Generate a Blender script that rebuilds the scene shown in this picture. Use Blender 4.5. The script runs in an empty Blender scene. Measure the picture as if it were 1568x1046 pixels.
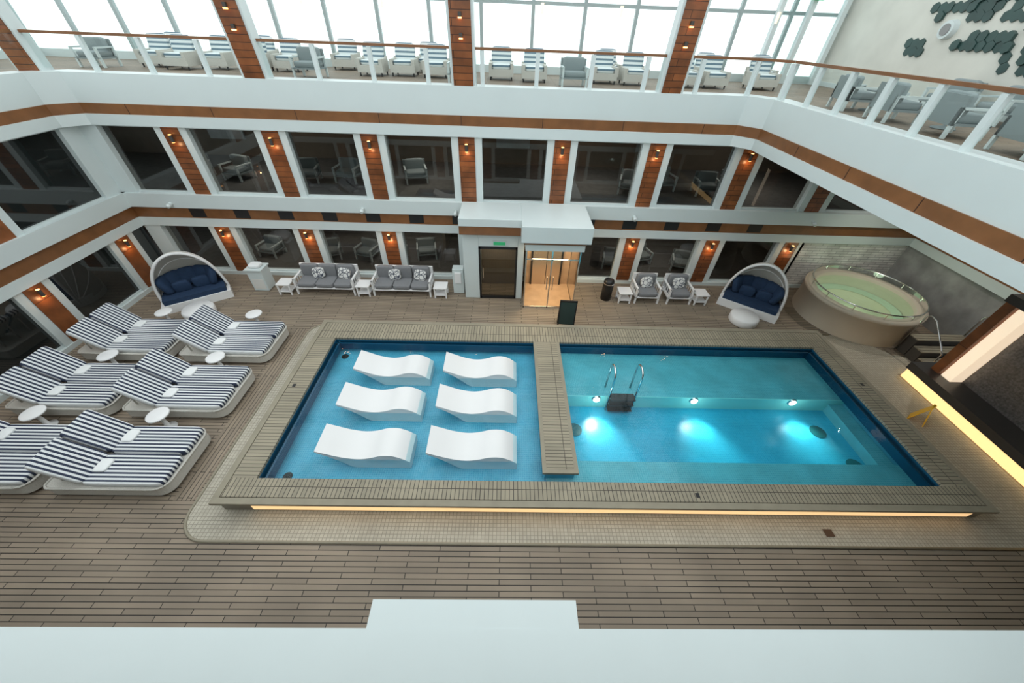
import bpy, math, random
from mathutils import Vector, Matrix, noise
random.seed(4)
D=bpy.data; SC=bpy.context.scene
SC.view_settings.view_transform='Standard'
SC.view_settings.look='None'
SC.view_settings.exposure=0.0
# ---------------------------------------------------------------- materials
def nt(name):
    m=D.materials.new(name); m.use_nodes=True
    t=m.node_tree; b=t.nodes['Principled BSDF']
    return m,t,b
def mat(name,col,rough=.5,metal=0,em=None,es=0,spec=.5,var=0,vs=8,bump=0,bs=40):
    m,t,b=nt(name)
    b.inputs['Base Color'].default_value=(*col,1)
    b.inputs['Roughness'].default_value=rough
    b.inputs['Metallic'].default_value=metal
    b.inputs['Specular IOR Level'].default_value=spec
    if em: b.inputs['Emission Color'].default_value=(*em,1); b.inputs['Emission Strength'].default_value=es
    if var or bump:
        tc=t.nodes.new('ShaderNodeTexCoord')
        n=t.nodes.new('ShaderNodeTexNoise'); n.inputs['Scale'].default_value=vs; n.inputs['Detail'].default_value=4
        t.links.new(tc.outputs['Object'],n.inputs['Vector'])
    if var:
        r=t.nodes.new('ShaderNodeMix'); r.data_type='RGBA'
        r.inputs[6].default_value=(*[c*(1-var) for c in col],1); r.inputs[7].default_value=(*[min(1,c*(1+var)) for c in col],1)
        t.links.new(n.outputs['Fac'],r.inputs[0]); t.links.new(r.outputs[2],b.inputs['Base Color'])
    if bump:
        n2=t.nodes.new('ShaderNodeTexNoise'); n2.inputs['Scale'].default_value=bs
        t.links.new(tc.outputs['Object'],n2.inputs['Vector'])
        bp=t.nodes.new('ShaderNodeBump'); bp.inputs['Strength'].default_value=bump; bp.inputs['Distance'].default_value=.02
        t.links.new(n2.outputs['Fac'],bp.inputs['Height']); t.links.new(bp.outputs['Normal'],b.inputs['Normal'])
    return m
def brick(name,c1,c2,mortar,w,h,ms,rough=.6,rot=(0,0,0),off=.5,big=.25,bigs=.7,spec=.4,bump=.3,coord='Object'):
    m,t,b=nt(name)
    tc=t.nodes.new('ShaderNodeTexCoord'); mp=t.nodes.new('ShaderNodeMapping')
    mp.inputs['Rotation'].default_value=rot
    t.links.new(tc.outputs[coord],mp.inputs['Vector'])
    br=t.nodes.new('ShaderNodeTexBrick'); t.links.new(mp.outputs['Vector'],br.inputs['Vector'])
    br.offset=off
    br.inputs['Color1'].default_value=(*c1,1);br.inputs['Color2'].default_value=(*c2,1);br.inputs['Mortar'].default_value=(*mortar,1)
    br.inputs['Scale'].default_value=1;br.inputs['Mortar Size'].default_value=ms;br.inputs['Brick Width'].default_value=w;br.inputs['Row Height'].default_value=h
    br.inputs['Mortar Smooth'].default_value=.1
    n=t.nodes.new('ShaderNodeTexNoise'); n.inputs['Scale'].default_value=bigs; n.inputs['Detail'].default_value=6
    t.links.new(tc.outputs[coord],n.inputs['Vector'])
    mr=t.nodes.new('ShaderNodeMapRange'); mr.inputs['From Min'].default_value=.3; mr.inputs['From Max'].default_value=.7
    mr.inputs['To Min'].default_value=1-big; mr.inputs['To Max'].default_value=1+big
    t.links.new(n.outputs['Fac'],mr.inputs['Value'])
    mx=t.nodes.new('ShaderNodeVectorMath'); mx.operation='SCALE'
    t.links.new(br.outputs['Color'],mx.inputs[0]); t.links.new(mr.outputs['Result'],mx.inputs['Scale'])
    t.links.new(mx.outputs['Vector'],b.inputs['Base Color'])
    b.inputs['Roughness'].default_value=rough; b.inputs['Specular IOR Level'].default_value=spec
    if bump:
        bp=t.nodes.new('ShaderNodeBump'); bp.inputs['Strength'].default_value=bump; bp.inputs['Distance'].default_value=.01; bp.invert=True
        t.links.new(br.outputs['Fac'],bp.inputs['Height']); t.links.new(bp.outputs['Normal'],b.inputs['Normal'])
    return m
def glassmat(name,tint,ior=1.45,rough=0.0,bump=0,bscale=3):
    m=D.materials.new(name); m.use_nodes=True; t=m.node_tree; t.nodes.clear()
    o=t.nodes.new('ShaderNodeOutputMaterial'); tr=t.nodes.new('ShaderNodeBsdfTransparent'); gl=t.nodes.new('ShaderNodeBsdfGlossy')
    fr=t.nodes.new('ShaderNodeFresnel'); mx=t.nodes.new('ShaderNodeMixShader')
    tr.inputs['Color'].default_value=(*tint,1); gl.inputs['Roughness'].default_value=rough; fr.inputs['IOR'].default_value=ior
    t.links.new(fr.outputs[0],mx.inputs[0]);t.links.new(tr.outputs[0],mx.inputs[1]);t.links.new(gl.outputs[0],mx.inputs[2]);t.links.new(mx.outputs[0],o.inputs[0])
    if bump:
        tc=t.nodes.new('ShaderNodeTexCoord'); n=t.nodes.new('ShaderNodeTexNoise'); n.inputs['Scale'].default_value=bscale; n.inputs['Detail'].default_value=3
        t.links.new(tc.outputs['Object'],n.inputs['Vector'])
        bp=t.nodes.new('ShaderNodeBump'); bp.inputs['Strength'].default_value=bump; bp.inputs['Distance'].default_value=.05
        t.links.new(n.outputs['Fac'],bp.inputs['Height']); t.links.new(bp.outputs['Normal'],gl.inputs['Normal']); t.links.new(bp.outputs['Normal'],fr.inputs['Normal'])
    return m
def stripes(name,c1,c2,period,axis='Y',duty=.5,rough=.8):
    m,t,b=nt(name)
    tc=t.nodes.new('ShaderNodeTexCoord'); sp=t.nodes.new('ShaderNodeSeparateXYZ'); t.links.new(tc.outputs['Object'],sp.inputs[0])
    a=t.nodes.new('ShaderNodeMath');a.operation='DIVIDE';a.inputs[1].default_value=period;t.links.new(sp.outputs[axis],a.inputs[0])
    f=t.nodes.new('ShaderNodeMath');f.operation='FRACT';t.links.new(a.outputs[0],f.inputs[0])
    l=t.nodes.new('ShaderNodeMath');l.operation='LESS_THAN';l.inputs[1].default_value=duty;t.links.new(f.outputs[0],l.inputs[0])
    mx=t.nodes.new('ShaderNodeMix');mx.data_type='RGBA';mx.inputs[6].default_value=(*c1,1);mx.inputs[7].default_value=(*c2,1)
    t.links.new(l.outputs[0],mx.inputs[0]);t.links.new(mx.outputs[2],b.inputs['Base Color']);b.inputs['Roughness'].default_value=rough
    return m
R90=math.pi/2
white=mat('white_paint',(.62,.69,.69),.4,var=.03,vs=1.5)
framew=mat('glazing_frame',(.34,.41,.41),.4)
whitewarm=mat('white_warm',(.72,.72,.69),.45)
teak=brick('teak_deck',(.290,.232,.172),(.226,.182,.136),(.028,.023,.018),1.15,.092,.008,.55,big=.14)
teakY=brick('teak_deck_cross',(.290,.232,.172),(.226,.182,.136),(.028,.023,.018),1.15,.092,.008,.55,rot=(0,0,R90),big=.14)
copX=brick('teak_coping_cross',(.34,.30,.22),(.28,.25,.185),(.06,.05,.04),.7,.085,.007,.6,rot=(0,0,R90),off=0,big=.12)
copY=brick('teak_coping_long',(.34,.30,.22),(.28,.25,.185),(.06,.05,.04),.7,.085,.007,.6,off=0,big=.12)
copE=mat('teak_edge',(.28,.25,.185),.6,var=.2,vs=4)
mosaic=brick('beige_mosaic',(.48,.445,.36),(.41,.375,.30),(.26,.235,.195),.075,.075,.006,.55,off=0,big=.12)
wood=brick('varnished_wood',(.24,.080,.026),(.17,.056,.018),(.04,.012,.005),3,.16,.008,.3,rot=(R90,0,0),big=.3,bigs=3,spec=.5)
woodside=brick('varnished_wood_side',(.24,.080,.026),(.17,.056,.018),(.04,.012,.005),3,.16,.008,.3,rot=(R90,0,R90),big=.3,bigs=3,spec=.5)
woodf=mat('wood_fascia',(.205,.085,.03),.35,var=.4,vs=2.5)
seam=mat('wood_seam',(.04,.015,.008),.6)
dark=mat('window_dark_glass',(.012,.015,.015),.03,spec=1.0)
black=mat('black_metal',(.012,.012,.013),.4)
plinth=mat('plinth_stone',(.035,.033,.032),.35)
chrome=mat('chrome',(.7,.7,.7),.15,1)
clear=glassmat('clear_glass',(.90,.96,.95),1.4)
tint=glassmat('tinted_glass',(.60,.64,.63),1.75)
water=glassmat('pool_water',(.86,.99,1.0),1.33,0,.18,2.6)
tubwater=glassmat('tub_water',(.80,.97,.90),1.33,0,.3,6)
poolL=brick('pool_tile_light',(.085,.39,.55),(.07,.34,.51),(.15,.47,.61),.05,.05,.005,.3,off=0,big=.14,bigs=1.5,bump=0)
poolR=brick('pool_tile_aqua',(.10,.42,.50),(.08,.37,.46),(.16,.50,.56),.05,.05,.005,.3,off=0,big=.14,bigs=1.5,bump=0)
poolD=brick('pool_tile_deep',(.03,.38,.57),(.02,.34,.53),(.05,.44,.61),.05,.05,.004,.3,off=0,big=.16,bigs=1.0,bump=0)
poolW=mat('pool_tile_lit_tone',(.30,.76,.72),.3)  # lamp light on the deep wall, painted in as a paler tile colour
poolB=mat('pool_tile_navy',(.005,.08,.16),.3)
lampw=mat('warm_strip',(1,.7,.35),.5,em=(1,.66,.28),es=1.15)
lampu=mat('warm_under_coping',(1,.7,.35),.5,em=(1,.62,.30),es=.9,var=.3,vs=6)
lamph=mat('warm_lamp',(1,.6,.25),.5,em=(1,.42,.12),es=6)
lampc=mat('pool_lamp_lens',(1,1,.9),.3,em=(1,1,.85),es=2)
lampp=mat('warm_light_panel',(1,.8,.6),.5,em=(1,.80,.58),es=.75)
resin=mat('white_resin',(.80,.80,.80),.45)
wick=mat('white_wicker',(.60,.58,.53),.7,bump=.8,bs=60,var=.25,vs=60)
stripe=stripes('navy_stripe_fabric',(.72,.74,.75),(.022,.032,.065),.085,'Y',.5)
stripeX=stripes('teal_stripe_fabric',(.66,.70,.70),(.12,.19,.24),.12,'Z',.45)
towel=mat('white_towel',(.82,.84,.84),.9,bump=.4,bs=120)
navy=mat('navy_cushion',(.012,.035,.085),.85,var=.3,vs=12)
grey=mat('grey_cushion',(.20,.205,.215),.85,var=.15,vs=30)
greyd=mat('slate_cushion',(.24,.28,.285),.85)
pat=mat('patterned_pillow',(.6,.6,.6),.8)
def patt():
    t=pat.node_tree;b=t.nodes['Principled BSDF'];tc=t.nodes.new('ShaderNodeTexCoord');v=t.nodes.new('ShaderNodeTexVoronoi');v.inputs['Scale'].default_value=9
    v.feature='DISTANCE_TO_EDGE'
    t.links.new(tc.outputs['Object'],v.inputs['Vector']);c=t.nodes.new('ShaderNodeValToRGB');c.color_ramp.elements[0].position=.05;c.color_ramp.elements[0].color=(.05,.06,.09,1);c.color_ramp.elements[1].position=.09;c.color_ramp.elements[1].color=(.7,.7,.68,1)
    t.links.new(v.outputs['Distance'],c.inputs[0]);t.links.new(c.outputs[0],b.inputs['Base Color'])
patt()
stone=brick('white_split_stone',(.74,.73,.69),(.60,.59,.56),(.30,.30,.29),.45,.10,.008,.7,rot=(R90,0,0),big=.25,bigs=2,bump=.8)
stoneY=brick('white_split_stone_side',(.74,.73,.69),(.60,.59,.56),(.30,.30,.29),.45,.10,.008,.7,rot=(R90,0,R90),big=.25,bigs=2,bump=.8)
marble=mat('dark_marble',(.11,.10,.095),.25,var=.95,vs=22)
wmarble=mat('pale_marble',(.64,.64,.58),.4,var=.16,vs=1.3)
hexg=mat('hexagon_teal',(.024,.062,.056),.4,var=.6,vs=2)
beige=mat('tub_beige',(.52,.46,.37),.5,var=.06,vs=3)
yellow=mat('yellow_plastic',(.75,.45,.03),.4)
green=mat('exit_green',(.02,.3,.12),.5,em=(.05,.5,.2),es=.25)
teakup=brick('teak_upper',(.25,.19,.14),(.21,.16,.12),(.03,.025,.02),1.5,.12,.008,.6)
stepd=mat('dark_step',(.05,.045,.04),.6)
carpet=mat('dark_carpet',(.13,.125,.12),.9,var=.3,vs=5)
roomw=mat('room_panel',(.16,.13,.10),.6,var=.2,vs=2)
# ---------------------------------------------------------------- mesh builder
class MB:
    def __init__(s): s.v=[];s.f=[];s.m=[];s.sm=[];s.ms=[]
    def mi(s,m):
        if m not in s.ms: s.ms.append(m)
        return s.ms.index(m)
    def add(s,vs,fs,m,smooth=False,M=None):
        o=len(s.v); 
        for p in vs:
            p=Vector(p)
            if M is not None: p=M@p
            s.v.append(p)
        k=s.mi(m)
        for f in fs: s.f.append([o+i for i in f]); s.m.append(k); s.sm.append(smooth)
    def box(s,x0,x1,y0,y1,z0,z1,m,M=None):
        vs=[(x0,y0,z0),(x1,y0,z0),(x1,y1,z0),(x0,y1,z0),(x0,y0,z1),(x1,y0,z1),(x1,y1,z1),(x0,y1,z1)]
        s.add(vs,[(0,3,2,1),(4,5,6,7),(0,1,5,4),(1,2,6,5),(2,3,7,6),(3,0,4,7)],m,False,M)
    def pane(s,x0,x1,y,z0,z1,m,M=None):
        s.add([(x0,y,z0),(x1,y,z0),(x1,y,z1),(x0,y,z1)],[(0,1,2,3)],m,False,M)
    def prism(s,pts,z0,z1,m,M=None,smooth=False):
        n=len(pts)
        s.add([(x,y,z0) for x,y in pts],[tuple(reversed(range(n)))],m,False,M)
        s.add([(x,y,z1) for x,y in pts],[tuple(range(n))],m,False,M)
        s.add([(x,y,z0) for x,y in pts]+[(x,y,z1) for x,y in pts],[(i,(i+1)%n,n+(i+1)%n,n+i) for i in range(n)],m,smooth,M)
    def cyl(s,p0,p1,r0,r1,m,n=16,caps=True,M=None):
        p0=Vector(p0);p1=Vector(p1);d=(p1-p0).normalized()
        a=d.orthogonal().normalized();b=d.cross(a)
        c0=[p0+(a*math.cos(2*math.pi*i/n)+b*math.sin(2*math.pi*i/n))*r0 for i in range(n)]
        c1=[p1+(a*math.cos(2*math.pi*i/n)+b*math.sin(2*math.pi*i/n))*r1 for i in range(n)]
        s.add(c0+c1,[(i,(i+1)%n,n+(i+1)%n,n+i) for i in range(n)],m,True,M)
        if caps:
            s.add(c0,[tuple(reversed(range(n)))],m,False,M); s.add(c1,[tuple(range(n))],m,False,M)
    def tube(s,pts,r,m,n=8,M=None):
        pts=[Vector(p) for p in pts];rings=[];a=None
        for i,p in enumerate(pts):
            d=(pts[min(i+1,len(pts)-1)]-pts[max(i-1,0)]).normalized()
            if a is None: a=d.orthogonal().normalized()
            a=(a-d*a.dot(d)).normalized();b=d.cross(a)
            rings+=[p+(a*math.cos(2*math.pi*k/n)+b*math.sin(2*math.pi*k/n))*r for k in range(n)]
        fs=[]
        for i in range(len(pts)-1):
            for k in range(n): fs.append((i*n+k,i*n+(k+1)%n,(i+1)*n+(k+1)%n,(i+1)*n+k))
        fs.append(tuple(reversed(range(n))));fs.append(tuple((len(pts)-1)*n+k for k in range(n)))
        s.add(rings,fs,m,True,M)
    def sup(s,c,r,m,e=.35,M=None,nu=20,nv=10):
        def sg(x,p): return math.copysign(abs(x)**p,x)
        vs=[];fs=[]
        for j in range(nv+1):
            ph=-math.pi/2+math.pi*j/nv
            for i in range(nu):
                th=2*math.pi*i/nu
                vs.append((c[0]+r[0]*sg(math.cos(ph),e)*sg(math.cos(th),e),c[1]+r[1]*sg(math.cos(ph),e)*sg(math.sin(th),e),c[2]+r[2]*sg(math.sin(ph),e)))
        for j in range(nv):
            for i in range(nu): fs.append((j*nu+i,j*nu+(i+1)%nu,(j+1)*nu+(i+1)%nu,(j+1)*nu+i))
        s.add(vs,fs,m,True,M)
    def lathe(s,prof,c,m,n=40,a0=0,a1=2*math.pi,M=None):
        full=abs(a1-a0-2*math.pi)<1e-6; k=n if full else n+1
        vs=[];fs=[]
        for i in range(k):
            a=a0+(a1-a0)*i/n
            for r,z in prof: vs.append((c[0]+r*math.cos(a),c[1]+r*math.sin(a),c[2]+z))
        q=len(prof)
        for i in range(n):
            i2=(i+1)%k
            for j in range(q-1): fs.append((i*q+j,i2*q+j,i2*q+j+1,i*q+j+1))
        s.add(vs,fs,m,True,M)
    def obj(s,name,loc=(0,0,0),rz=0,bevel=0,seg=2,share=None):
        me=D.meshes.new(name); me.from_pydata([tuple(p) for p in s.v],[],s.f)
        for m in s.ms: me.materials.append(m)
        for i,p in enumerate(me.polygons): p.material_index=s.m[i]; p.use_smooth=s.sm[i]
        me.update()
        o=D.objects.new(name,me); SC.collection.objects.link(o); o.location=loc; o.rotation_euler=(0,0,rz)
        if bevel:
            b=o.modifiers.new('bevel','BEVEL'); b.width=bevel; b.segments=seg; b.limit_method='ANGLE'; b.angle_limit=math.radians(50)
        return o
def inst(o,name,loc,rz=0):
    n=D.objects.new(name,o.data); SC.collection.objects.link(n); n.location=loc; n.rotation_euler=(0,0,rz)
    for md in o.modifiers:
        b=n.modifiers.new('bevel','BEVEL'); b.width=md.width; b.segments=md.segments; b.limit_method='ANGLE'; b.angle_limit=md.angle_limit
    return n
def light(kind,name,loc,power,col=(1,1,1),size=.1,rot=None,parent=None,spot=None,sizey=None,blend=.6):
    l=D.lights.new(name,kind); l.energy=power; l.color=col
    if kind=='AREA':
        l.size=size
        if sizey: l.shape='RECTANGLE'; l.size_y=sizey
    else: l.shadow_soft_size=size
    if kind=='SPOT' and spot: l.spot_size=spot; l.spot_blend=blend
    o=D.objects.new(name,l); SC.collection.objects.link(o); o.location=loc
    if rot: o.rotation_euler=rot
    if parent:
        o.parent=parent; o.matrix_parent_inverse=Matrix.Translation(-Vector(parent.location))
    return o
# ---------------------------------------------------------------- dims
YW=12.25; XL=-12.8; XR=7.3
OX0,OX1,OY0,OY1=-5.69,10.19,3.14,8.94
IX0,IX1,IY0,IY1=-5.04,9.51,3.68,8.10
ZC=.45; ZWt=.33
# floor (teak) ring round pool
b=MB()
X0,X1,Y0,Y1=-17,15.2,-3.2,12.6
for r in [(X0,X1,Y0,OY0+.1),(X0,X1,OY1-.1,Y1),(X0,OX0+.1,OY0+.1,OY1-.1),(OX1-.1,X1,OY0+.1,OY1-.1)]:
    b.box(r[0],r[1],r[2],r[3],-.1,0,teak)
b.box(X0,X1,Y1,17,-.1,0,carpet)
b.obj('floor')
# mosaic apron with rounded left corners (open in the middle for the pool)
b=MB()
def arc(cx,cy,r,a0,a1,n=10): return [(cx+r*math.cos(math.radians(a0+(a1-a0)*i/n)),cy+r*math.sin(math.radians(a0+(a1-a0)*i/n))) for i in range(n+1)]
pts=arc(-5.70,3.22,.60,270,180)+arc(-5.80,8.74,.50,180,90)
hx0,hx1,hy0,hy1=OX0+.2,OX1-.2,OY0+.2,OY1-.2
b.prism([(11.94,2.62)]+[(11.94,hy0),(hx0,hy0)]+[(-6.30,hy0)]+pts[:11][::-1],.0,.012,mosaic)
b.prism([(hx0,hy0),(hx0,hy1),(-6.30,hy1),(-6.30,hy0)],.0,.012,mosaic)
b.prism([(-6.30,hy1),(hx0,hy1),(12.1,hy1),(12.1,9.24)]+pts[11:][::-1],.0,.012,mosaic)
b.prism([(hx1,hy0),(11.94,hy0),(11.94,7.46),(14.85,7.46),(14.85,7.9),(12.5,8.3),(12.1,hy1),(hx1,hy1)],.0,.012,mosaic)
b.tube([(x,y,.012) for x,y in ([(11.94,2.6)]+pts+[(11.0,9.25)])],.03,copE,6)
b.obj('mosaic_apron')
b=MB(); b.box(-6.8,-6.38,3.4,9.0,.0,.008,teakY)
b.obj('deck_border_planks')
b=MB(); b.box(6.62,6.80,2.8,2.95,.012,.02,mat('drain_bronze',(.09,.05,.03),.5)); b.obj('floor_drain')
# ---------------------------------------------------------------- pool
b=MB()
def ring(ax0,ax1,ay0,ay1,bx0,bx1,by0,by1,z0,z1,mF,mL):
    b.box(ax0,ax1,ay0,by0,z0,z1,mF); b.box(ax0,ax1,by1,ay1,z0,z1,mF)
    b.box(ax0,bx0,by0,by1,z0,z1,mL); b.box(bx1,ax1,by0,by1,z0,z1,mL)
T=.13
ring(OX0,OX1,OY0,OY1,OX0+T,OX1-T,OY0+T,OY1-T,ZC-.07,ZC,copE,copE)
ring(OX0+T+.015,OX1-T-.015,OY0+T+.015,OY1-T-.015,IX0,IX1,IY0,IY1,ZC-.07,ZC-.002,copX,copY)
b.box(.88,1.66,3.87,IY1,ZC-.07,ZC-.004,copE)
b.box(.97,1.57,3.96,IY1,ZC-.06,ZC,copY)
for (x,y) in [(4.05,3.42),(-5.4,6.2),(9.9,6.6)]: b.box(x-.04,x+.04,y-.05,y+.05,ZC,ZC+.004,black)
b.obj('pool_coping',bevel=.008)
b=MB()
ring(OX0+.08,OX1-.08,OY0+.08,OY1-.08,IX0,IX1,IY0,IY1,0,ZC-.07,mosaic,mosaic)
b.box(OX0+.7,OX1-.35,OY0+.055,OY0+.08,.10,ZC-.08,lampu)
b.box(OX1-.08,OX1-.06,OY0+.4,OY1-.4,.12,ZC-.08,lampu)
b.box(IX0,1.0,IY0,IY1,-.1,.0,poolL)
b.box(.95,1.6,3.95,IY1,0,ZC-.07,poolL)
b.box(1.0,IX1,6.34,IY1,-.5,.08,poolR)
b.box(1.0,IX1,IY0,4.38,-.5,.08,poolR)
b.box(1.0,IX1,4.38,6.34,-.5,-.38,poolD)
b.box(1.0,1.3,4.38,6.34,-.5,.0,poolD)
b.box(1.3,IX1,6.325,6.34,-.38,.078,poolW)  # wall face carrying the painted-in lamp light
b.box(9.1,IX1,4.38,6.325,-.38,-.1,poolR)
t=.012
for (x0,x1,y0,y1) in [(IX0,IX1,IY1-t,IY1),(IX0,IX1,IY0,IY0+t),(IX0,IX0+t,IY0,IY1),(IX1-t,IX1,IY0,IY1)]:
    b.box(x0,x1,y0,y1,-.38,.22,poolL); b.box(x0,x1,y0,y1,.22,ZC-.07,poolB)
for (x0,x1,y0,y1) in [(IX0,.88,IY1-.10,IY1-.06),(1.66,IX1,IY1-.10,IY1-.06),(IX0+.08,IX0+.12,IY0,IY1),(IX1-.14,IX1-.1,IY0,IY1)]:
    b.box(x0,x1,y0,y1,.08,.31,poolB)
b.obj('swimming_pool')
b=MB()
b.add([(IX0,IY0,ZWt),(IX1,IY0,ZWt),(IX1,IY1,ZWt),(IX0,IY1,ZWt)],[(0,1,2,3)],water)
b.obj('pool_water')
for x in (2.56,5.27,8.03):
    b=MB(); b.cyl((x,6.325,-.03),(x,6.29,-.03),.13,.11,chrome,24); b.cyl((x,6.29,-.03),(x,6.282,-.03),.095,.095,lampc,24)
    o=b.obj('pool_light')
    light('SPOT','pool_spotlight',(x,6.25,.28),190,(1,.98,.85),.12,(math.radians(-58),0,0),None,math.radians(72),blend=1)
    light('POINT','pool_wall_fill',(x,6.0,.05),3.5,(.85,1,.92),.1)  # added fill in front of each lamp, brightens the pool wall
draint=mat('drain_teal',(.01,.12,.14),.4)
for (x,y,z) in [(1.9,5.55,-.38),(8.5,5.6,-.38),(8.8,4.6,-.38),(-4.75,7.75,0),(-4.7,3.95,0)]:
    b=MB(); r=.2 if z<0 else .1
    b.cyl((x,y,z),(x,y,z+.015),r,r,draint if z<0 else black,24); b.obj('pool_drain')
# ladder
b=MB()
for x in (2.85,3.55):
    pts=[(x,6.66,.08),(x,6.66,.8)]+[(x,6.44+.22*math.cos(a),.88+.22*math.sin(a)) for a in [i*math.pi/10 for i in range(11)]]+[(x,6.22,.6),(x,6.22,-.36)]
    b.tube(pts,.026,chrome,10)
for z in (-.25,-.02,.2):
    b.box(2.87,3.53,6.08,6.32,z-.015,z+.015,black)
b.obj('pool_ladder')
# pool loungers (S profile, solid body)
def catmull(P,n=6):
    out=[]
    for i in range(len(P)-1):
        p0=P[max(i-1,0)];p1=P[i];p2=P[i+1];p3=P[min(i+2,len(P)-1)]
        for k in range(n):
            t=k/n
            out.append(tuple(.5*((2*p1[j])+(-p0[j]+p2[j])*t+(2*p0[j]-5*p1[j]+4*p2[j]-p3[j])*t*t+(-p0[j]+3*p1[j]-3*p2[j]+p3[j])*t**3) for j in range(2)))
    out.append(P[-1]);return out
top=catmull([(0,.64),(.22,.54),(.5,.42),(.82,.352),(1.1,.39),(1.38,.49),(1.62,.49),(1.82,.39),(1.98,.25)])
bot=catmull([(2.0,.0),(1.8,.0),(1.2,.0),(.75,.0),(.5,.20),(.25,.42),(.0,.58)])
b=MB(); W=.72
def samp(c,u):
    for i in range(len(c)-1):
        xa,xb=c[i][0],c[i+1][0]
        if min(xa,xb)-1e-6<=u<=max(xa,xb)+1e-6 and abs(xb-xa)>1e-6:
            return c[i][1]+(c[i+1][1]-c[i][1])*(u-xa)/(xb-xa)
    return c[-1][1]
N=36;us=[1.98*i/N for i in range(N+1)]
tt=[(u,samp(top,u)) for u in us]; bb=[(u,min(samp(bot,u),samp(top,u)-.05)) for u in us]
for yy in (0,W):
    vs=[(x,yy,z) for x,z in tt]+[(x,yy,z) for x,z in bb]
    fs=[(i,i+1,N+1+i+1,N+1+i) for i in range(N)]
    if yy==0: fs=[tuple(reversed(f)) for f in fs]
    b.add(vs,fs,resin)
b.add([(x,0,z) for x,z in tt]+[(x,W,z) for x,z in tt],[(i,i+1,N+2+i,N+1+i) for i in range(N)],resin,True)
b.add([(x,0,z) for x,z in bb]+[(x,W,z) for x,z in bb],[(i+1,i,N+1+i,N+2+i) for i in range(N)],resin,True)
b.add([(tt[0][0],0,tt[0][1]),(tt[0][0],W,tt[0][1]),(bb[0][0],W,bb[0][1]),(bb[0][0],0,bb[0][1])],[(0,1,2,3)],resin)
b.add([(tt[-1][0],0,tt[-1][1]),(tt[-1][0],W,tt[-1][1]),(bb[-1][0],W,bb[-1][1]),(bb[-1][0],0,bb[-1][1])],[(3,2,1,0)],resin)
first=None
for x,y in [(-4.0,6.66),(-1.62,6.66),(-4.02,5.46),(-1.63,5.46),(-4.02,4.19),(-1.64,4.19)]:
    if first is None: first=b.obj('pool_lounger',(x,y,.0))
    else: inst(first,'pool_lounger',(x,y,.0))
# ---------------------------------------------------------------- walls
GX=[-10.13+2.95*k for k in range(8)]
PW=.47
def wallmod(xs,x0,x1,z0,z1,M=None,wd=wood,see=False):
    b=MB()
    if see: b.pane(x0,x1,.15,z0,z1,tint,M)
    else: b.box(x0,x1,.12,.3,z0,z1,dark,M)
    for c in xs:
        b.box(c-PW,c-.25,0,.29,z0,z1,white,M); b.box(c+.25,c+PW,0,.29,z0,z1,white,M)
        b.box(c-.25,c+.25,-.02,.28,z0,z1,wd,M)
    b.box(x0,x1,.05,.14,z1-.05,z1-.001,white,M); b.box(x0,x1,.05,.14,z0+.001,z0+.05,white,M)
    return b
def bands(b,x0,x1,M=None,wd=woodf,low=True):
    b.box(x0,x1,-.06,.3,1.93,2.22,white,M)
    b.box(x0,x1,-.03,.3,2.22,2.60,wd,M)
    b.box(x0,x1,-.12,.3,2.60,3.05,white,M)
    b.box(x0,x1,-.04,.3,0,.14,white,M)
TB=Matrix.Translation((0,YW,0))
b=wallmod([g for g in GX],XL,14.9,3.05,5.02,M=TB,see=True)
b.box(XL,XL+.55,-.02,.3,3.05,5.02,white,TB)
b.obj('wall_back_upper')
b=wallmod([g for g in GX if g<11],XL,10.9,.14,1.93,M=TB,see=True)
bands(b,XL,14.9,TB)
b.box(XL,XL+.55,-.02,.3,0,1.93,white,TB)
for k in range(14):
    x=-10.9+1.5*k
    b.box(x,x+.5,-.035,0,2.26,2.56,black,TB)
b.box(10.9,14.9,.0,.3,0,1.93,stone,TB)
b.obj('wall_back')
# rooms behind the glass
b=MB(); b.box(-17,15.2,12.55,16.79,2.85,3.05,carpet); b.obj('floor_lounge')
b=MB(); b.box(-17,15.2,16.8,17,0,5.02,roomw)
art=mat('panel_art',(.30,.25,.18),.5,var=.6,vs=3); scr=mat('panel_screen',(.28,.32,.33),.3,var=.5,vs=2)
for x in (-11.6,-5.7,.2,6.1):
    b.box(x-.9,x+.9,16.7,16.8,.5,1.7,art); b.box(x-.7,x+.7,16.7,16.8,3.7,4.5,scr)
b.obj('wall_lounge_back')
for x in (-16.9,-8.6,-2.7,3.2,9.1,15.1):
    b=MB(); b.box(x-.06,x+.06,14.6 if abs(x)<12 else 12.6,16.79,0,2.84,roomw)
    if abs(x)>12: b.box(x-.06,x+.06,12.6,16.79,3.06,5.01,roomw)
    b.obj('wall_lounge_partition')
TL=Matrix.Translation((XL,0,0))@Matrix.Rotation(R90,4,'Z')
gl=[11.55-2.95*k for k in range(5)]
b=wallmod(gl[1:],-3,YW,3.05,5.02,M=TL,wd=woodside); b.box(YW-.6,YW,-.02,.3,3.05,5.02,white,TL); b.obj('wall_left_upper')
b=wallmod([11.2,8.25,5.3,2.35,-.6],-3,YW,.14,1.93,M=TL,wd=woodside); bands(b,-3,YW,TL); b.obj('wall_left')
TN=Matrix.Translation((0,.60,0))@Matrix.Rotation(math.pi,4,'Z')
b=wallmod([-g for g in GX],-15,13,.14,1.93,M=TN); bands(b,-15,13,TN)
b.box(-15,13,-.18,3.6,2.95,3.08,white,TN)
b.box(-.81,1.31,-.42,-.1,2.6,3.075,white,TN)
b.obj('wall_front')
TN2=Matrix.Translation((0,-.5,0))@Matrix.Rotation(math.pi,4,'Z')
b=wallmod([-g for g in GX],-15,13,3.08,5.02,M=TN2); b.obj('wall_front_upper')
b=MB()
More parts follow.
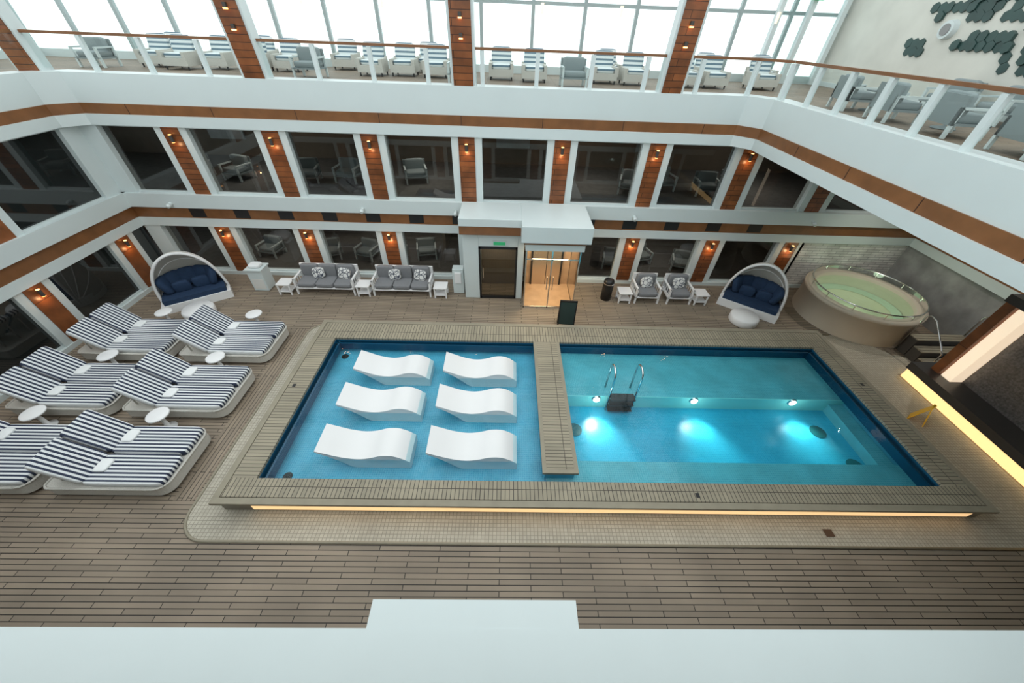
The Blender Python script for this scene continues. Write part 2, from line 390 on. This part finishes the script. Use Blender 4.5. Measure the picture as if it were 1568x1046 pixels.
b.box(14.9,15.2,7.5,YW+.3,0,1.93,stoneY); b.box(14.9,15.2,-3,YW+.3,3.05,5.02,dark); b.box(14.84,15.2,7.5,YW+.3,1.93,2.22,white); b.box(14.87,15.2,-3,YW+.3,2.22,2.6,woodf); b.box(14.78,15.2,-3,YW+.3,2.6,3.05,white)
for y in (10.6,8.3,6.0,3.5,.5): b.box(14.84,15.2,y-.45,y+.45,3.05,5.02,white); b.box(14.82,15.2,y-.22,y+.22,3.05,5.02,woodside)
b.obj('wall_right')
b=MB()
b.box(12.7,14.76,-3,7.2,.0,3.0,marble)
b.box(11.95,12.7,-3,7.45,.32,.55,plinth)
b.box(11.98,12.7,-3,7.4,.013,.32,lampw)
b.box(12.3,14.76,6.97,7.2,.55,3.0,woodside)
b.box(12.35,12.7,6.66,6.93,.55,2.9,lampp); b.box(12.35,12.7,3.9,4.2,.55,2.9,lampp)
b.box(12.2,14.76,-3,7.2,2.9,3.1,plinth)
b.obj('marble_feature_wall')
# ---------------------------------------------------------------- upper deck slabs
b=MB()
zf=6.15
b.box(-18,15.5,YW+.35,18.6,5.02,zf,white); b.box(-18,XL-.35,-3.5,YW+.35,5.02,zf,white)
b.box(XR+.1,15.5,-3.5,YW+.35,5.02,zf,white); b.box(XL-.35,XR+.1,-3.5,.02,5.02,zf,white)
b.box(-18,15.5,YW+.4,18.6,zf+.001,zf+.01,teakup); b.box(XR+.25,15.5,-3.5,YW+.4,zf+.001,zf+.01,teakup); b.box(-18,XL-.2,-3.5,YW+.4,zf+.001,zf+.01,teakup)
b.obj('ceiling_upper_deck')
op=[(XL,.03),(XL,11.75),(XL+.5,YW),(XR-.5,YW),(XR,11.75),(XR,.03)]
def offs(p,d):
    out=[]
    for i,(x,y) in enumerate(p):
        A=Vector(p[max(i-1,0)]);Bv=Vector(p[i]);Cc=Vector(p[min(i+1,len(p)-1)])
        n=Vector((0,0))
        for u,w in((A,Bv),(Bv,Cc)):
            if (w-u).length>0:
                e=(w-u).normalized(); n+=Vector((e.y,-e.x))
        n.normalize()
        e=(Cc-Bv) if (Cc-Bv).length>0 else (Bv-A); e=e.normalized(); nn=Vector((e.y,-e.x)); k=1/max(.5,n.dot(nn))
        out.append((x+n.x*d*k,y+n.y*d*k))
    return out
def strip(b,p,d0,d1,z0,z1,m):
    a=offs(p,d0);c=offs(p,d1)
    for i in range(len(p)-1):
        q=[a[i],a[i+1],c[i+1],c[i]]
        b.prism(q,z0,z1,m)
b=MB()
strip(b,op,-.5,.02,5.56,zf+.12,white)
strip(b,op,-.5,.05,5.30,5.56,woodf)
strip(b,op,-.5,.10,5.02,5.30,white)
for x in [-11+2.4*k for k in range(8)]: b.box(x-.008,x+.008,YW-.055,YW-.045,5.305,5.555,seam)
for y in [.9+1.8*k for k in range(7)]:
    if y<11.6: b.box(XR-.055,XR-.045,y-.008,y+.008,5.305,5.555,seam); b.box(XL+.045,XL+.055,y-.008,y+.008,5.305,5.555,seam)
b.obj('trim_1')
# ---------------------------------------------------------------- railings
def railing(name,p,q,n):
    b=MB(); p=Vector((*p,0));q=Vector((*q,0));d=(q-p).normalized();L=(q-p).length
    ang=math.atan2(d.y,d.x); M=Matrix.Translation(p)@Matrix.Rotation(ang,4,'Z')
    for i in range(n+1):
        x=L*i/n
        b.box(x-.055,x+.055,-.03,.07,6.27,7.05,white,M)
        if i<n:
            b.pane(x+.08,x+L/n-.08,.02,6.33,7.05,clear,M)
    b.box(0,L,-.035,.06,7.06,7.12,woodf,M)
    return b.obj(name)
railing('glass_railing',(XL-.05,YW+.1),(XR-.5,YW+.1),13)
railing('glass_railing',(XR-.5,YW+.1),(XR+.1,11.75),1)
railing('glass_railing',(XR+.12,11.7),(XR+.12,.1),11)
railing('glass_railing',(XL-.05,.1),(XL-.05,YW+.1),9)
railing('glass_railing',(XR,-.35),(XL,-.35),14)
lean=math.tan(math.radians(5))
for x in (-13.1,GX[1]+.15,GX[3],GX[5]-.05):
    b=MB()
    def Q(y,z): return y-(z-6.2)*lean
    for (xa,xb,ya,m) in [(x-.34,x-.27,.0,white),(x+.27,x+.34,.0,white),(x-.27,x+.27,-.03,wood)]:
        z0,z1=6.1,11.0
        y0=YW+.02
        vs=[(xa,Q(y0+ya,z0),z0),(xb,Q(y0+ya,z0),z0),(xb,Q(y0+.35,z0),z0),(xa,Q(y0+.35,z0),z0),(xa,Q(y0+ya,z1),z1),(xb,Q(y0+ya,z1),z1),(xb,Q(y0+.35,z1),z1),(xa,Q(y0+.35,z1),z1)]
        b.add(vs,[(0,3,2,1),(4,5,6,7),(0,1,5,4),(1,2,6,5),(2,3,7,6),(3,0,4,7)],m)
    for z in (7.35,7.75,8.3):
        b.box(x-.04,x+.04,Q(YW,z)-.08,Q(YW,z)-.01,z-.05,z+.05,stepd); b.box(x-.045,x+.045,Q(YW,z)-.09,Q(YW,z)-.03,z-.08,z-.052,lamph)
    o=b.obj('roof_column')
def glazing(name,x0,x1,M,step=1.9,zs=(8.2,9.9,11)):
    b=MB(); x=x0
    b.pane(x0,x1,0.01,6.2,11.0,clear,M)
    while x<=x1+.01:
        b.box(x-.06,x+.06,-.06,.08,6.15,11,framew,M); x+=step
    for z in zs: b.box(x0,x1,-.05,.07,z-.05,z+.05,framew,M)
    b.box(x0,x1,-.1,.1,6.15,6.4,white,M)
    return b.obj(name)
glazing('window_1',-18,12.2,Matrix.Translation((0,17.6,0)),1.88)
glazing('window_2',-3,17.6,Matrix.Translation((-17.8,0,0))@Matrix.Rotation(R90,4,'Z'),1.88)
b=MB()
for k in range(9):
    x=-13.0+2.82*k; b.cyl((x,17.3,7.9),(x,17.3,8.2),.04,.06,lampp,12); b.box(x-.02,x+.02,17.3,17.54,8.15,8.19,chrome)
b.obj('trim_lights')
b=MB(); b.box(12.2,12.5,-3,17.7,6.15,11,wmarble); b.box(12.15,12.2,-3,17.6,6.15,6.3,white)
b.obj('wall_right_upper')
b=MB()
for x in [-16+2.95*k for k in range(10)]: b.box(x-.07,x+.07,-3,17.8,11,11.25,white)
for y in (-3,1,5,9,13,17.6): b.box(-18,12.4,y-.1,y+.1,11.01,11.3,white)
b.obj('ceiling_roof_frame')
b=MB()
for x in (9.6,10.7,11.9): b.box(x-.08,x+.08,17.3,17.5,6.165,8.9,white)
b.box(9.5,12,17.3,17.5,8.75,8.95,white); b.pane(9.68,11.82,17.4,6.2,8.75,clear)
b.box(10.4,10.9,17.2,17.3,8.55,8.7,green)
b.obj('door_1')
b=MB(); r=.13
CL=[(13.9,7.4,.5,.28),(13.75,8.3,.5,.2),(12.5,8.35,.9,.33),(11.95,7.6,.75,.25),(10.7,7.3,.7,.28),(11.1,8.15,.8,.3),(9.6,7.9,.8,.4),(10.2,8.7,.8,.3),(8.6,7.3,.6,.3),(13.0,9.2,1.0,.35),(8.3,8.6,.8,.4)]
for j in range(20):
    for i in range(34):
        y=7.6+i*r*math.sqrt(3)*1.0+(j%2)*r*math.sqrt(3)/2; z=6.95+j*r*1.5
        if not any(((y-c[0])/c[2])**2+((z-c[1])/c[3])**2<1+random.uniform(-.5,.4) for c in CL): continue
        if random.random()<.1 or (y-13.15)**2+(z-7.85)**2<.14: continue
        x=12.19-random.random()*.08; rr=r*.97
        pts=[(y+rr*math.sin(a*math.pi/3),z+rr*math.cos(a*math.pi/3)) for a in range(6)]
        b.add([(x,p,q) for p,q in pts]+[(12.2,p,q) for p,q in pts],[(5,4,3,2,1,0)]+[(k,(k+1)%6,6+(k+1)%6,6+k) for k in range(6)],hexg)
b.obj('hexagon_wall_art')
b=MB(); b.cyl((12.2,13.15,7.85),(12.05,13.15,7.85),.22,.2,white,28); b.cyl((12.05,13.15,7.85),(12.03,13.15,7.85),.13,.13,mat('grille_grey',(.25,.25,.25),.5),28); b.obj('round_wall_speaker')
# ---------------------------------------------------------------- sconces
def sconce(x,y,z,nx,ny,pw=3):
    b=MB()
    b.cyl((nx*.09,ny*.09,-.10),(nx*.09,ny*.09,.10),.045,.045,stepd,16)
    b.box(-.03 if nx==0 else 0,.03 if nx==0 else nx*.09,0 if nx==0 else -.03,ny*.09 if nx==0 else .03,-.03,.03,chrome)
    b.cyl((nx*.09,ny*.09,-.108),(nx*.09,ny*.09,-.1),.042,.042,lamph,16); b.cyl((nx*.09,ny*.09,.1),(nx*.09,ny*.09,.108),.042,.042,lamph,16)
    o=b.obj('wall_sconce',(x,y,z))
    light('POINT','sconce_bulb',(x+nx*.14,y+ny*.14,z-.2),pw,(1,.55,.25),.04,parent=o)
for g in GX[:7]: sconce(g,YW-.02,4.72,0,-1,1.5)
for g in GX:
    if g<11 and not(-2<g<3): sconce(g,YW-.02,1.72,0,-1,3)
for y in (11.2,8.25,5.3): sconce(XL+.02,y,1.72,1,0,2)
for x in (-11.3,-4.9,-1.75,4.4,10.7):
    b=MB(); b.cyl((0,0,0),(0,-.12,-.02),.05,.07,white,16); b.cyl((0,-.12,-.02),(0,-.2,-.06),.07,.05,white,16); b.obj('security_camera',(x,YW-.12,2.75))
for x in (-9,-3,3,9): light('AREA','lounge_fill_light',(x,14.3,4.98),26,(1,.90,.80),1.5)  # added fill, brightens the upper rooms behind the glass
for x in (-9,-4,6,): light('AREA','lounge_fill_light',(x,13.8,2.8),30,(1,.88,.76),1.5)  # same added fill for the lower rooms
for (x,y) in [(12.5,10.6),(13.6,8.4)]:  # made-up fixtures and spots, added to brighten the space under the overhang
    b=MB(); b.cyl((0,0,0),(0,0,-.03),.09,.08,chrome,20); b.cyl((0,0,-.03),(0,0,-.034),.06,.06,lampp,20); o=b.obj('soffit_fill_fixture',(x,y,5.02))
    light('SPOT','soffit_fill_spot',(x,y,4.95),170,(1,.93,.85),.03,None,o,math.radians(120),blend=1)
# ---------------------------------------------------------------- elevator house
b=MB()
b.box(-1.45,-.92,11.0,YW-.13,0,2.56,white); b.box(.38,.60,11.0,YW-.13,0,2.56,white); b.box(-.92,.38,11.0,YW-.13,2.05,2.56,white)
b.box(-1.5,.55,10.75,YW-.13,2.56,2.85,woodf); b.box(-1.5,.5,10.72,YW-.125,2.85,3.1,white)
b.box(.46,2.62,10.2,YW-.125,2.6,3.12,white); b.box(.55,2.52,10.4,YW-.13,2.45,2.6,woodf)
b.box(.61,2.5,10.42,YW-.13,2.23,2.45,white)
b.obj('elevator_lobby',bevel=.012)
b=MB()
b.box(-.92,-.86,10.98,11.06,0,2.05,black); b.box(.32,.38,10.98,11.06,0,2.05,black); b.box(-.92,.38,10.98,11.06,1.97,2.05,black); b.box(-.92,.38,10.98,11.06,0,.1,black)
b.pane(-.86,.32,11.02,.1,1.97,tint)
b.cyl((-.78,10.93,.9),(-.78,10.93,1.3),.015,.015,chrome,8)
b.box(-.9,.36,12.0,12.1,0,2.05,mat('lobby_wall',(.14,.11,.085),.6)); b.obj('door_2')
b=MB(); b.box(-.45,-.0,10.95,10.99,2.12,2.27,white); b.box(-.42,-.03,10.94,10.95,2.14,2.25,green); b.obj('exit_sign')
glow=mat('elevator_wood_glow',(.42,.28,.18),.35,var=.3,vs=3)
lift=mat('elevator_door_steel',(.55,.45,.35),.25,metal=.8)
b=MB()
b.box(.65,2.40,10.5,12.0,0,.05,glow)
b.box(.65,2.40,12.0,12.1,.05,2.22,glow)
b.box(1.0,2.05,11.95,12.0,.05,1.95,lift); b.box(1.515,1.535,11.94,11.95,.05,1.95,black); b.box(.94,1.0,11.93,12.0,.05,2.0,black); b.box(2.05,2.11,11.93,12.0,.05,2.0,black)
for x in (.66,2.41): b.add([(x,10.5,0),(x,12.1,0),(x,12.1,2.22),(x,10.5,2.22)],[(0,1,2,3)],clear)
b.pane(.66,2.41,10.49,0,2.22,clear)
for x in (.66,2.40,1.5): b.box(x-.02,x+.02,10.45,10.5,0,2.22,chrome)
b.box(.66,2.4,10.45,10.5,1.9,1.93,chrome)
b.cyl((1.40,10.42,.8),(1.40,10.42,1.3),.015,.015,chrome,8); b.cyl((1.60,10.42,.8),(1.60,10.42,1.3),.015,.015,chrome,8)
b.box(.64,2.42,10.45,10.5,0,.06,chrome)
b.obj('glass_elevator')
light('AREA','elevator_light',(1.5,11.2,2.18),60,(1,.72,.44),1.2)
light('AREA','lobby_light',(-.3,11.6,2.0),10,(1,.75,.5),.6)
# ---------------------------------------------------------------- loungers on deck
b=MB()
L,Wd=2.42,1.48
base=arc(L-.25,.25,.25,270,360,6)+arc(L-.25,Wd-.25,.25,0,90,6)+arc(.12,Wd-.12,.12,90,180,4)+arc(.12,.12,.12,180,270,4)
b.prism(base,.08,.33,wick)
b.tube([(x,y,.33) for x,y in base+base[:1]],.025,wick,6)
for x in (.2,L-.3):
    for y in (.15,Wd-.15): b.cyl((x,y,0),(x,y,.08),.04,.04,black,10)
for y in (.385,1.095):
    b.sup((1.58,y,.40),(.80,.34,.075),stripe,.18,nu=32)
    ang=math.radians(44)
    M=Matrix.Translation((.80,y,.40))@Matrix.Rotation(ang,4,'Y')
    b.sup((-.45,0,.03),(.45,.335,.07),stripe,.18,M=M,nu=32)
    b.box(-.8,0,-.28,.28,-.06,-.04,wick,M)
    b.sup((.98,y+.05,.49),(.13,.15,.03),towel,.4)
    b.tube([(.26,y-.2,.33),(.24,y-.2,.80)],.02,wick); b.tube([(.26,y+.2,.33),(.24,y+.2,.80)],.02,wick)
bed=b.obj('double_sun_lounger',(-9.24,3.46,0))
for x,y in [(-9.24,5.42),(-9.2,7.35),(-11.98,3.46),(-12.0,5.42),(-12.0,7.35)]: inst(bed,'double_sun_lounger',(x,y,0))
b=MB(); b.lathe([(0,0),(.16,0),(.16,.02),(.05,.05),(.04,.42),(.2,.46),(.23,.47),(.23,.5),(.21,.51),(0,.51)],(0,0,0),resin,32)
tb=b.obj('round_side_table',(-8.1,5.18,0))
for x,y in [(-7.95,7.13),(-7.95,9.1),(-10.95,5.18),(-10.85,7.13),(-10.75,9.1)]: inst(tb,'round_side_table',(x,y,0))
# ---------------------------------------------------------------- hooded daybeds
b=MB()
a=.95;Rb=.85;Hh=1.68
nt_,nph=28,12
vs=[];
for j in range(nph+1):
    ph=math.radians(4+ (96-4)*j/nph)
    for i in range(nt_+1):
        t=math.pi*i/nt_; st=math.sin(t)**.85
        vs.append((a*math.cos(t),Rb*st*math.cos(ph),.12+Hh*st*math.sin(ph)*(.75+.25*math.sin(ph))))
fs=[(j*(nt_+1)+i,j*(nt_+1)+i+1,(j+1)*(nt_+1)+i+1,(j+1)*(nt_+1)+i) for j in range(nph) for i in range(nt_)]
b.add(vs,fs,wick,True)
b.tube([vs[nph*(nt_+1)+i] for i in range(nt_+1)],.045,resin,8)
for jj in (3,6,9): b.tube([vs[jj*(nt_+1)+i] for i in range(nt_+1)],.02,resin,6)
seat=[(.98*math.cos(t),.85*math.sin(t)) for t in [math.pi*i/20 for i in range(21)]]+[(-.98,-.45),(.98,-.45)]
b.prism(seat,.0,.28,resin)
seat2=[(.88*math.cos(t),.75*math.sin(t)) for t in [math.pi*i/20 for i in range(21)]]+[(-.88,-.40),(.88,-.40)]
b.prism(seat2,.28,.44,navy)
for i,t in enumerate([20,55,90,125,160]):
    tt_=math.radians(t); M=Matrix.Translation((.66*math.cos(tt_),.5*math.sin(tt_),.72))@Matrix.Rotation(tt_-R90,4,'Z')@Matrix.Rotation(-.3,4,'X')
    b.sup((0,0,0),(.27,.11,.30),navy,.5,M=M)
b.sup((-.25,.12,.6),(.25,.09,.2),navy,.5,M=Matrix.Rotation(.1,4,'X')); b.sup((.3,.1,.6),(.25,.09,.2),navy,.5)
db=b.obj('hooded_daybed',(-10.75,10.5,0),math.atan2(1.1,1.52),bevel=.01)
inst(db,'hooded_daybed',(8.95,10.75,0),-math.atan2(1.13,1.49))
b=MB(); b.lathe([(0,0),(.42,0),(.46,.05),(.46,.24),(.42,.30),(0,.31)],(0,0,0),resin,32)
ot=b.obj('round_ottoman',(-10.15,9.62,0)); inst(ot,'round_ottoman',(8.35,9.90,0))
# ---------------------------------------------------------------- sofas
def seating(name,W,n,loc,rz=0):
    b=MB(); dp=.8
    for x in (.03,W-.03):
        for y in (.03,dp-.05): b.box(x-.03,x+.03,y-.03,y+.03,0,.62,resin)
        b.box(x-.035,x+.035,0,dp,.58,.62,resin)
        b.box(x-.02,x+.02,.05,dp,.28,.33,resin)
        for k in range(4): b.box(x-.012,x+.012,.14+.15*k,.17+.15*k,.33,.58,resin)
    b.box(0,W,0,dp,.24,.29,resin); b.box(0,W,dp-.06,dp,.29,.85,resin)
    w=(W-.16)/n
    for i in range(n):
        cx=.08+w*(i+.5)
        b.sup((cx,.34,.37),(w/2-.01,.35,.09),grey,.25)
        b.sup((cx,.64,.66),(w/2-.01,.09,.24),grey,.3)
    for i in range(1 if n==1 else 2):
        cx=.5*W if n==1 else (.75 if i==0 else W-.42)
        M=Matrix.Translation((cx,.48,.63))@Matrix.Rotation(-.35,4,'X')@Matrix.Rotation(.2 if i else -.15,4,'Y')
        b.sup((0,0,0),(.22,.08,.2),pat,.55,M=M)
    return b.obj(name,loc,rz,bevel=.006)
seating('outdoor_sofa',2.1,3,(-7.55,10.95,0)); seating('outdoor_sofa',2.1,3,(-4.8,10.95,0))
seating('outdoor_armchair',.9,1,(4.75,10.85,0)); seating('outdoor_armchair',.9,1,(5.95,10.85,0))
b=MB(); b.box(-.24,.24,-.24,.24,.40,.44,resin)
for x in (-.2,.2):
    for y in (-.2,.2): b.box(x-.025,x+.025,y-.025,y+.025,0,.40,resin)
b.box(-.22,.22,-.22,.22,.12,.15,resin)
st=b.obj('square_side_table',(-7.93,11.1,0),bevel=.006)
for p in [(-5.12,11.1),(-2.35,11.1),(4.38,11.05),(7.2,11.05)]: inst(st,'square_side_table',(p[0],p[1],0))
b=MB(); b.box(-.26,.26,-.24,.24,.02,.82,white); b.box(-.3,.3,-.28,.28,.82,.87,white); b.sup((0,0,.93),(.2,.17,.07),towel,.5); b.box(-.2,.2,-.25,-.24,.1,.5,whitewarm)
b.obj('towel_cabinet',(-8.9,11.35,0),bevel=.02)
b=MB(); b.box(-.2,.2,-.15,.15,.0,.95,white); b.box(-.12,.12,-.2,-.15,.45,.9,resin); b.box(-.2,.2,-.15,.2,.95,1.0,white); b.obj('sanitizer_station',(-1.72,11.4,0),bevel=.02)
b=MB(); b.lathe([(0,0),(.19,0),(.19,.72),(.17,.80),(.06,.84),(0,.84)],(0,0,0),black,28); b.lathe([(.195,.66),(.195,.7)],(0,0,0),chrome,28); b.obj('waste_bin',(3.76,11.15,0))
b=MB()
chalk=mat('chalkboard',(.02,.04,.035),.6)
M1=Matrix.Translation((0,-.12,0))@Matrix.Rotation(-.12,4,'X'); M2=Matrix.Translation((0,.14,0))@Matrix.Rotation(.15,4,'X')
for M in (M1,M2):
    b.box(-.28,-.24,-.015,.015,0,1.05,black,M); b.box(.24,.28,-.015,.015,0,1.05,black,M); b.box(-.28,.28,-.015,.015,1.0,1.05,black,M); b.box(-.24,.24,-.01,.01,.15,1.0,chalk,M)
b.obj('menu_board',(2.05,9.45,0),-.08)
b=MB()
for s in (-1,1):
    M=Matrix.Translation((0,s*.16,0))@Matrix.Rotation(s*.28,4,'X')
    b.prism([(-.15,0),(.15,0),(.11,.6),(.0,.66),(-.11,.6)],-.01,.01,yellow,M@Matrix.Rotation(R90,4,'X'))
b.obj('wet_floor_sign',(11.05,5.75,.012),.6)
# ---------------------------------------------------------------- hot tub
hx,hy=12.45,10.4
b=MB()
b.lathe([(1.72,0),(1.70,.85),(1.74,.86),(1.74,.95),(1.70,.98),(1.46,.98),(1.42,.95),(1.40,.5),(1.1,.42),(1.05,.1),(0,.1)],(hx,hy,0),beige,56)
b.lathe([(1.36,.5),(1.1,.44)],(hx,hy,.01),mat('tub_seat',(.55,.6,.5),.4),56)
b.lathe([(1.6,.98),(1.6,1.16)],(hx,hy,0),clear,56)
b.tube([(hx+1.6*math.cos(i*math.pi/28),hy+1.6*math.sin(i*math.pi/28),1.18) for i in range(57)],.022,chrome,8)
for k in range(12):
    c=(hx+1.6*math.cos(k*math.pi/6+.2),hy+1.6*math.sin(k*math.pi/6+.2)); b.cyl((*c,.98),(*c,1.17),.015,.015,chrome,8)
b.obj('hot_tub')
b=MB(); b.add([(hx+1.41*math.cos(i*math.pi/24),hy+1.41*math.sin(i*math.pi/24),.86) for i in range(48)],[tuple(range(48))],tubwater); b.obj('hot_tub_water')
light('POINT','tub_light',(hx,hy,.6),18,(.85,1,.72),.15)
b=MB()
for i in range(3):
    y1=8.64-.34*i; z=.62-.2*i
    b.box(12.85,14.5,y1-.32,y1,.013,z,stepd)
    for k in range(3): b.box(12.83,14.52,y1-.33+.11*k,y1-.33+.11*k+.09,z,z+.03,copE)
b.obj('hot_tub_steps')
b=MB()
for x in (12.78,14.58): b.tube([(x,7.55,.012),(x,7.55,.75),(x,7.7,.9),(x,8.3,1.4),(x,8.5,1.45),(x,8.6,1.35),(x,8.6,.012)],.022,chrome,8)
b.obj('step_handrail')
# ---------------------------------------------------------------- upper deck furniture
ZU=6.165
b=MB()
b.box(0,.82,0,.8,.10,.30,wick); b.box(0,.1,0,.8,.30,.46,wick); b.box(.72,.82,0,.8,.30,.46,wick); b.box(.0,.82,.72,.82,.30,.5,wick)
b.sup((.41,.38,.36),(.31,.34,.07),stripeX,.3); M=Matrix.Translation((.41,.66,.36))@Matrix.Rotation(-.3,4,'X'); b.sup((0,0,.24),(.34,.07,.28),stripeX,.3,M=M)
for x in (.06,.76):
    for y in (.06,.74): b.cyl((x,y,0),(x,y,.12),.025,.025,black,8)
uc=b.obj('striped_armchair',(-11.2,14.6,ZU))
for x in (-12.3,-10.2,-8.9,-7.9,-5.0,-4.0,-2.9,-.7,.4,2.8,3.8,5.5,6.5,8.2): inst(uc,'striped_armchair',(x,14.6+random.random()*.5,ZU))
for x in (-12.6,-9.4,-6.4,-3.4,3.2,6.9,9.0): inst(uc,'striped_armchair',(x,16.3,ZU))
b=MB()
for x in (.03,.77):
    for y in (.03,.67): b.box(x-.03,x+.03,y-.03,y+.03,0,.5,white)
    b.box(x-.03,x+.03,0,.7,.48,.52,white)
b.box(0,.8,0,.7,.22,.26,greyd); b.box(0,.8,.66,.7,.26,.7,greyd); b.sup((.4,.35,.33),(.35,.32,.08),greyd,.3); b.sup((.4,.58,.52),(.35,.08,.22),greyd,.3)
uk=b.obj('slate_armchair',(-13.7,14.4,ZU))
for x in (-6.6,-1.9,1.6): inst(uk,'slate_armchair',(x,13.6,ZU))
for x,y in [(8.4,3.3),(8.4,4.8),(8.4,6.3),(8.4,7.8),(8.4,9.3),(8.5,10.8),(10.3,4.0),(10.3,5.6),(10.3,7.1),(10.3,8.6),(10.3,10.2),(10.3,11.6)]: inst(uk,'slate_armchair',(x+.8,y,ZU),R90*.9 if x<9 else -R90)
for i,x in enumerate([-11.5,-10.3,-7.6,-6.3,-4.9,-3.7,4.0,5.5,6.9,8.2]):
    inst(uk,'lounge_chair',(x,13.3+.3*(i%2),.0),[.2,-.2,.3,-.3,.1][i%5])
    inst(uk,'lounge_chair',(x,13.4+.3*(i%2),3.051),[.3,-.3,.2,-.1,.2][i%5])
b=MB()
b.lathe([(0,0),(.22,0),(.22,.02),(.03,.05),(.03,.4),(.26,.42),(.26,.45),(0,.45)],(0,0,0),greyd,28)
ut=b.obj('round_coffee_table',(9.55,4.9,ZU)); 
for x,y in [(9.55,6.9),(9.55,9.0),(9.55,11.2)]: inst(ut,'round_coffee_table',(x,y,ZU))
# ---------------------------------------------------------------- world, camera
w=D.worlds.new('overcast'); SC.world=w; w.use_nodes=True; t=w.node_tree; bg=t.nodes['Background']
bg.inputs['Color'].default_value=(.94,.99,1,1); bg.inputs['Strength'].default_value=1.85
pt,ro,ya=.724,.040,.029
fw=Vector((math.sin(ya)*math.cos(pt),math.cos(ya)*math.cos(pt),-math.sin(pt)))
rt=Vector((math.cos(ya),-math.sin(ya),0)); up=rt.cross(fw)
r2=rt*math.cos(ro)+up*math.sin(ro); u2=-rt*math.sin(ro)+up*math.cos(ro)
cam=D.cameras.new('camera'); co=D.objects.new('camera',cam); SC.collection.objects.link(co)
cam.sensor_width=36; cam.lens=12.6; cam.clip_start=.03; cam.clip_end=300
co.matrix_world=Matrix(((r2.x,u2.x,-fw.x,0),(r2.y,u2.y,-fw.y,0),(r2.z,u2.z,-fw.z,7.6),(0,0,0,1)))
SC.camera=co
